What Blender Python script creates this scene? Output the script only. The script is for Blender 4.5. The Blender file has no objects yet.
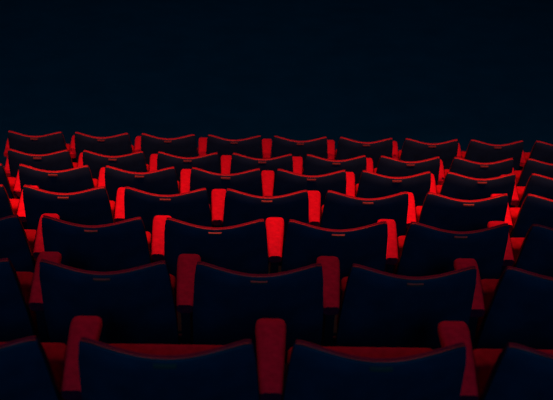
import bpy, bmesh, math
from mathutils import Vector, Matrix
C = bpy.context.scene
COL = C.collection
R = math.radians

# ---------------------------------------------------------------- camera
TH = R(27.0)                 # the camera looks down the raked stalls
FPX = 942.0                  # focal length in pixels of the 553 px wide frame
ROLL = R(1.687)
YAW = R(-1.506)                # and slightly towards the right of the aisle line
CAM_Z = 3.6
cam_d = bpy.data.cameras.new('camera')
cam_d.sensor_fit = 'HORIZONTAL'; cam_d.sensor_width = 36.0
cam_d.lens = FPX / 553.0 * 36.0
cam_d.dof.use_dof = True; cam_d.dof.focus_distance = 5.0; cam_d.dof.aperture_fstop = 4.2
cam_d.clip_end = 200
cam = bpy.data.objects.new('camera', cam_d); COL.objects.link(cam)
cam.matrix_world = (Matrix.Translation((0, 0, CAM_Z)) @ Matrix.Rotation(YAW, 4, 'Z') @ Matrix.Rotation(R(90) - TH, 4, 'X')
                    @ Matrix.Rotation(ROLL, 4, 'Z'))
C.camera = cam

# ---------------------------------------------------------------- world
w = bpy.data.worlds.new('world'); C.world = w; w.use_nodes = True
bg = w.node_tree.nodes['Background']
bg.inputs['Color'].default_value = (0.04, 0.42, 1.0, 1)
bg.inputs['Strength'].default_value = 0.045

# ---------------------------------------------------------------- red stage lamps over the stalls, plus added fills
def spot(name, loc, aim, watts, angle, blend, color, size=0.25):
    d = bpy.data.lights.new(name, 'SPOT'); d.energy = watts; d.color = color
    d.spot_size = R(angle); d.spot_blend = blend; d.shadow_soft_size = size
    o = bpy.data.objects.new(name, d); COL.objects.link(o); o.location = loc
    o.rotation_euler = (Vector(aim) - Vector(loc)).to_track_quat('-Z', 'Y').to_euler()
    return o
RED = (1.0, 0.10, 0.045)
# beams over the third row and the rows in front of it; they stop short of the second
for x in (-2.3, 0.0, 2.3):
    spot('red_spotlight', (x, 4.2, 4.62), (x * 1.1, 5.45, 1.0), 428, 71.6, 0.74, RED, 0.1)
spot('dim_red_fill', (0.0, 4.7, 5.4), (0.0, 1.5, 2.0), 84, 74, 0.6, (1.0, 0.10, 0.05), 0.3)  # added weak fill that brightens the two nearest rows
# added faint blue fill high behind the stalls, lifts the dark seat backs
spot('blue_fill_light', (0.0, -10.0, 10.0), (0.0, 5.5, 1.0), 660, 60, 0.3, (0.02, 0.42, 1.0), 1.2)

C.view_settings.view_transform = 'Standard'; C.view_settings.look = 'None'
C.view_settings.gamma = 1.0; C.view_settings.use_curve_mapping = False
C.view_settings.exposure = 0.0
C.cycles.use_denoising = True

# ---------------------------------------------------------------- materials
def mat(name, col, rough=0.6, metal=0.0, sheen=0.0, spec=0.5, noise=None, bump=None, coat=0.0):
    m = bpy.data.materials.new(name); m.use_nodes = True
    nt = m.node_tree; b = nt.nodes['Principled BSDF']
    b.inputs['Base Color'].default_value = (*col, 1)
    b.inputs['Roughness'].default_value = rough; b.inputs['Metallic'].default_value = metal
    b.inputs['Specular IOR Level'].default_value = spec
    b.inputs['Sheen Weight'].default_value = sheen
    b.inputs['Sheen Roughness'].default_value = 0.45
    b.inputs['Coat Weight'].default_value = coat; b.inputs['Coat Roughness'].default_value = 0.15
    tc = nt.nodes.new('ShaderNodeTexCoord')
    if noise:
        sc_, amt = noise
        n = nt.nodes.new('ShaderNodeTexNoise'); n.inputs['Scale'].default_value = sc_
        n.inputs['Detail'].default_value = 4
        r = nt.nodes.new('ShaderNodeValToRGB')
        r.color_ramp.elements[0].position = 0.3; r.color_ramp.elements[1].position = 0.7
        r.color_ramp.elements[0].color = (*[c * (1 - amt) for c in col], 1)
        r.color_ramp.elements[1].color = (*[min(1, c * (1 + amt)) for c in col], 1)
        nt.links.new(tc.outputs['Object'], n.inputs['Vector'])
        nt.links.new(n.outputs['Fac'], r.inputs['Fac']); nt.links.new(r.outputs['Color'], b.inputs['Base Color'])
    if bump:
        sc_, st = bump
        n = nt.nodes.new('ShaderNodeTexNoise'); n.inputs['Scale'].default_value = sc_
        bp = nt.nodes.new('ShaderNodeBump'); bp.inputs['Strength'].default_value = st
        bp.inputs['Distance'].default_value = 0.002
        nt.links.new(tc.outputs['Object'], n.inputs['Vector'])
        nt.links.new(n.outputs['Fac'], bp.inputs['Height']); nt.links.new(bp.outputs['Normal'], b.inputs['Normal'])
    return m
M_RED = mat('red_velvet', (0.70, 0.012, 0.045), 0.85, sheen=0.0, spec=0.15, noise=(45, 0.16), bump=(400, 0.35))
M_WELT = mat('deep_red_velvet', (0.36, 0.008, 0.032), 0.7, spec=0.3, noise=(45, 0.16))
M_SEAT = mat('shaded_red_velvet', (0.56, 0.010, 0.036), 0.85, spec=0.15, noise=(45, 0.16), bump=(400, 0.35))  # red velvet darkened to stand in for shade on the folded cushions
M_PIPE = mat('red_vinyl_piping', (0.62, 0.05, 0.035), 0.35, spec=0.5)
M_SHELL = mat('dark_navy_shell', (0.006, 0.055, 0.095), 0.6, spec=0.3, noise=(14, 0.2))
M_METAL = mat('black_painted_steel', (0.004, 0.015, 0.028), 0.6, spec=0.3)
M_BRASS = mat('worn_brass', (0.24, 0.10, 0.07), 0.5, metal=0.2)
M_CARPET = mat('near_black_carpet', (0.004, 0.02, 0.03), 0.95, spec=0.1, noise=(30, 0.3), bump=(200, 0.4))
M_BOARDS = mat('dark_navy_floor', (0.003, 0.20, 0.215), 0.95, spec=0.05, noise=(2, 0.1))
M_WALL = mat('dark_navy_wall', (0.01, 0.18, 0.20), 0.95, spec=0.05, noise=(3, 0.15))

# ---------------------------------------------------------------- mesh helpers
def link(name, bm, material, parent=None, smooth=True, loc=(0, 0, 0)):
    me = bpy.data.meshes.new(name)
    bmesh.ops.recalc_face_normals(bm, faces=bm.faces)
    bm.to_mesh(me); bm.free()
    me.materials.append(material)
    if smooth:
        for p in me.polygons: p.use_smooth = True
        me.set_sharp_from_angle(angle=R(50))
    o = bpy.data.objects.new(name, me); COL.objects.link(o)
    o.location = loc
    if parent: o.parent = parent
    return o

def sweep(loops, closed_profile=True):
    """closed loops of points joined one to the next, ends capped"""
    bm = bmesh.new()
    vs = [[bm.verts.new(p) for p in lp] for lp in loops]
    n = len(loops[0])
    for a, b in zip(vs, vs[1:]):
        for i in range(n):
            bm.faces.new((a[i], a[(i + 1) % n], b[(i + 1) % n], b[i]))
    bm.faces.new(vs[0]); bm.faces.new(list(reversed(vs[-1])))
    return bm

def box(bm, lo, hi):
    x0, y0, z0 = lo; x1, y1, z1 = hi
    v = [bm.verts.new(p) for p in ((x0,y0,z0),(x1,y0,z0),(x1,y1,z0),(x0,y1,z0),(x0,y0,z1),(x1,y0,z1),(x1,y1,z1),(x0,y1,z1))]
    for f in ((0,3,2,1),(4,5,6,7),(0,1,5,4),(1,2,6,5),(2,3,7,6),(3,0,4,7)):
        bm.faces.new([v[i] for i in f])
    return v

def round_rect(wd, ht, r, n=5):
    pts = []
    for cx, cy, a0 in ((wd/2-r, ht/2-r, 0), (-wd/2+r, ht/2-r, 90), (-wd/2+r, -ht/2+r, 180), (wd/2-r, -ht/2+r, 270)):
        for i in range(n + 1):
            a = R(a0 + 90 * i / n)
            pts.append((cx + r*math.cos(a), cy + r*math.sin(a)))
    return pts

# ---------------------------------------------------------------- measured rows
PITCH = 0.55
BACK_H = 0.88
#       pitch px, y of back corners at x=268, x of one gap between seats
ROWS = [(214.47, 341.3, 273.6),
        (156.02, 264.91, 181.30),
        (122.74, 220.01, 276.84),
        (101.12, 190.56, 216.50),
        (85.59, 169.16, 268.72),
        (74.37, 154.53, 225.06),
        (66.07, 136.06, 267.42)]
def row_place(p, y, gx):
    d = FPX * PITCH / p
    def unroll(px, py):
        a, b = px - 276.5, py - 200.0
        c, s = math.cos(ROLL), math.sin(ROLL)
        return a*c + b*s, -a*s + b*c
    yy = y + (gx - 268.0) * math.tan(ROLL)
    a, b = unroll(gx, yy)
    v = b / FPX * d
    xc, yc = a / FPX * d, d*math.cos(TH) - v*math.sin(TH)
    return (xc*math.cos(YAW) - yc*math.sin(YAW), xc*math.sin(YAW) + yc*math.cos(YAW), CAM_Z - d*math.sin(TH) - v*math.cos(TH), d)
PLACED = [row_place(*r) for r in ROWS]

# ---------------------------------------------------------------- structure
def struct(name, bm, m):
    o = link(name, bm, m, smooth=False); o['kind'] = 'structure'; return o
steps = []                                      # (front y of tread behind, z)
ys = [p[1] - 0.22 for p in PLACED]; zs = [p[2] - BACK_H for p in PLACED]
dy, dz = ys[1] - ys[0], zs[1] - zs[0]
ys_all = [ys[0] - dy*k for k in (4, 3, 2, 1)] + ys
zs_all = [zs[0] - dz*k for k in (4, 3, 2, 1)] + zs
XW = 7.0; Y_END = 20.5
prof = []
for i, (y, z) in enumerate(zip(ys_all, zs_all)):
    if i: prof.append((y, zs_all[i-1]))
    prof.append((y, z))
LOW = zs_all[-1] - 0.9
prof += [(ys_all[-1] + 1.4, zs_all[-1]), (ys_all[-1] + 1.4, LOW), (Y_END, LOW), (Y_END, LOW - 0.3), (ys_all[0], LOW - 0.3)]
fl = struct('floor', sweep([[(-XW, y, z) for y, z in prof], [(XW, y, z) for y, z in prof]]), M_CARPET)
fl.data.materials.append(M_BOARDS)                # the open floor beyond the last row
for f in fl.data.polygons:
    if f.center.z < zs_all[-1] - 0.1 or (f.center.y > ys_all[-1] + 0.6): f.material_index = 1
bm = bmesh.new(); box(bm, (-XW, Y_END, LOW), (XW, Y_END + 0.2, 7.0)); struct('wall_front', bm, M_WALL)
for s, n in ((-1, 'wall_left'), (1, 'wall_right')):
    bm = bmesh.new(); box(bm, (min(s*XW, s*(XW+0.2)), ys_all[0], LOW - 0.3), (max(s*XW, s*(XW+0.2)), Y_END + 0.2, 7.0)); struct(n, bm, M_WALL)

# ---------------------------------------------------------------- the seat
REC = R(18.0)
L_BACK = 0.56
def half_w(s):
    if s < 0.05: return 0.2205 + 0.18 * s
    return min(0.2295 + (s - 0.05) * 0.06, 0.246)
def dip(u):
    a = min(1, abs(u))
    return 0.034 * (0.5 * (1 + math.cos(math.pi * a)) * 0.85 + 0.15 * (1 - a*a)) + 0.006 * max(0, (a - 0.9) / 0.1)**2
def back_point(u, s, n):
    """u across, s down the back from the top corner, n rearwards; the whole back bulges towards the rear"""
    x = u * half_w(s)
    bulge = 0.047 * (1 - u*u) * (1 - 0.35 * s / L_BACK)
    return (x, s*math.sin(REC) - n*math.cos(REC) - bulge, BACK_H - s*math.cos(REC) - n*math.sin(REC))
def back_sweep(prof_fn, nu=40, umax=1.0):
    loops = []
    for i in range(nu + 1):
        u = -umax + 2*umax*i/nu
        loops.append([back_point(u, s, n) for s, n in prof_fn(u)])
    return sweep(loops)
def shell_prof(u):
    t = dip(u); e = 1 - abs(u)**8 * 0.6
    down = [t + (L_BACK - t) * k for k in (0.12, 0.3, 0.5, 0.75, 0.97)]
    return ([(t + 0.003, 0.0), (t, 0.002), (t, 0.006), (t + 0.004, 0.010)] + [(s, 0.010 + 0.012*e) for s in down]
            + [(L_BACK, 0.012), (L_BACK, 0.0)] + [(s, 0.0) for s in reversed(down)])
def cushion_prof(u):
    t = dip(u); e = 1 - abs(u)**4
    ss = [t + 0.03, t + 0.07, t + 0.14, 0.25, 0.34, 0.42, 0.49, 0.53]
    cc = [0.020, 0.030, 0.040, 0.042, 0.044, 0.050, 0.046, 0.030]
    fr = [(s, -(0.012 + (c - 0.012) * (0.35 + 0.65*e))) for s, c in zip(ss, cc)]
    top = [(t + 0.004, -0.0005), (t - 0.002, -0.002), (t - 0.004, -0.006), (t - 0.003, -0.009), (t + 0.003, -0.0125)]
    return top + fr + [(0.545, -0.010), (0.545, -0.0005)]
def pipe_bm():
    loops = []
    for i in range(29):
        u = -0.985 + 1.97*i/28; t = dip(u)
        loops.append([back_point(u, t - 0.001 + 0.0032*math.sin(a), 0.003 + 0.0032*math.cos(a))
                      for a in [R(45*k) for k in range(8)]])
    return sweep(loops)
def tilted_pad(z0, z1, y0, y1, halfw, thick, r):
    """upright folded pad, rounded all round"""
    loops = []
    n = 16
    up = Vector((0, y1 - y0, z1 - z0)); ln = up.length; up.normalize()
    fwd = Vector((0, up.z, -up.y))
    ks = [0, .25, .5, .75, 1]
    xs = [-halfw + r*(1 - math.cos(R(90*k))) for k in ks] + [halfw - r*(1 - math.cos(R(90*k))) for k in reversed(ks)]
    ins = [r*(1 - math.sin(R(90*k))) for k in ks] + [r*(1 - math.sin(R(90*k))) for k in reversed(ks)]
    for x, i in zip(xs, ins):
        c = Vector((x, y0, z0)) + up*ln/2 + fwd*thick/2
        loops.append([tuple(c + up*b + fwd*a) for a, b in round_rect(thick - 2*i*0.8, ln - 2*i, max(0.004, r - i*0.8))])
    return sweep(loops)
def armrest_bm(x0):
    loops = []
    A = Vector((x0, 0.098, 0.619)); B = Vector((x0, 0.382, 0.689))
    ax = (B - A); ln = ax.length; ax.normalize(); up = Vector((0, -ax.z, ax.y))
    st = [(0, .90), (0.006, .97), (0.02, 1), (0.3, 1), (0.6, 1), (0.85, 1), (0.93, .985), (0.97, .94), (0.99, .84), (1.0, .7)]
    for t, k in st:
        wd = (0.062 + 0.030*min(1, t/0.8)) * (0.5 + 0.5*k if t < .5 else k); th = 0.044*(k if t > .5 else 1)
        c = A + ax*ln*t - up*((0.044 - th)*0.2 + 0.012*max(0, (t - 0.55)/0.45)**2.2)
        loops.append([tuple(c + Vector((a, 0, 0)) + up*b) for a, b in round_rect(wd, th, min(0.016, th*0.45))])
    return sweep(loops)
def side_panel_bm(x0):
    pts = [(0.13, 0.60), (0.345, 0.641), (0.352, 0.56), (0.315, 0.46), (0.30, 0.25), (0.33, 0.02), (0.36, 0.0), (0.12, 0.0), (0.15, 0.02), (0.17, 0.25), (0.14, 0.5)]
    bm = sweep([[(x0 + e, y, z) for y, z in pts] for e in (-0.017, 0.017)])
    return bm
def foot_bm(x0):
    bm = bmesh.new(); box(bm, (x0 - 0.035, 0.08, 0.0), (x0 + 0.035, 0.40, 0.018)); return bm
def plate_bm():
    loops = []
    for i in range(9):
        u = -0.13 + 0.26*i/8; t = dip(u)
        loops.append([back_point(u, t + s - 0.0, n) for s, n in ((0.0065, 0.012), (0.007, 0.020), (0.014, 0.0225), (0.014, 0.0155))])
    return sweep(loops)
def pan_bm():
    # the moulded underside of the folded seat, facing forwards
    return tilted_pad(0.365, 0.605, 0.384, 0.338, 0.205, 0.018, 0.008)
def hinge_bm():
    loops = []
    for x in (-0.256, 0.256):
        loops.append([(x, 0.325 + 0.014*math.cos(R(36*k)), 0.332 + 0.014*math.sin(R(36*k))) for k in range(10)])
    return sweep(loops)

def make_seat():
    root = bpy.data.objects.new('theatre_seat', None); COL.objects.link(root)
    link('back_shell', back_sweep(shell_prof), M_SHELL, root)['label'] = 'dark navy rear shell of the backrest'
    cu = link('back_cushion', back_sweep(cushion_prof, umax=0.985), M_WELT, root)
    link('piping', pipe_bm(), M_PIPE, cu)
    link('number_plate', plate_bm(), M_BRASS, root, smooth=False)['label'] = 'small brass plate on the back'
    se = link('seat_cushion', tilted_pad(0.35, 0.622, 0.300, 0.248, 0.224, 0.088, 0.026), M_SEAT, root)
    link('seat_pan', pan_bm(), M_METAL, se)
    link('hinge_bar', hinge_bm(), M_METAL, root)
    sp = link('side_panel', side_panel_bm(-PITCH/2), M_METAL, root)
    link('foot', foot_bm(-PITCH/2), M_METAL, sp, smooth=False)
    link('armrest', armrest_bm(-PITCH/2), M_RED, root)
    return root
def copy_tree(o, parent=None):
    c = o.copy(); COL.objects.link(c)
    if parent: c.parent = parent
    for ch in list(o.children): copy_tree(ch, c)
    return c

ROW_NAME = ['nearest row', 'second nearest row', 'third nearest row', 'fourth nearest row', 'fifth nearest row', 'second farthest row', 'farthest row']
ROW_LOOK = ['dim crimson', 'dim crimson', 'glowing red', 'bright red', 'bright red', 'red', 'thin red']
ORD = ['leftmost', 'second from left', 'third from left', 'fourth from left', 'fifth from left', 'sixth from left', 'seventh from left',
       'eighth from left', 'ninth from left', 'tenth from left', 'eleventh from left', 'twelfth from left']
proto = make_seat(); first = True
for k, ((p, y, gx), (X, Y, Z, d)) in enumerate(zip(ROWS, PLACED)):
    lo = math.ceil((0 - gx) / p - 0.93); hi = math.floor((553 - gx) / p)
    n = hi - lo + 1
    for q, i in enumerate(range(lo, hi + 1)):
        o = proto if first else copy_tree(proto)
        first = False
        o.location = (X + (i + 0.5) * PITCH, Y, Z - BACK_H)
        place = 'rightmost' if q == n - 1 else ORD[q]
        o['label'] = 'dark-backed theatre seat with %s rim, %s in the %s' % (ROW_LOOK[k], place, ROW_NAME[k])
        o['category'] = 'seat'
        o['group'] = 'folding theatre seats in rows'
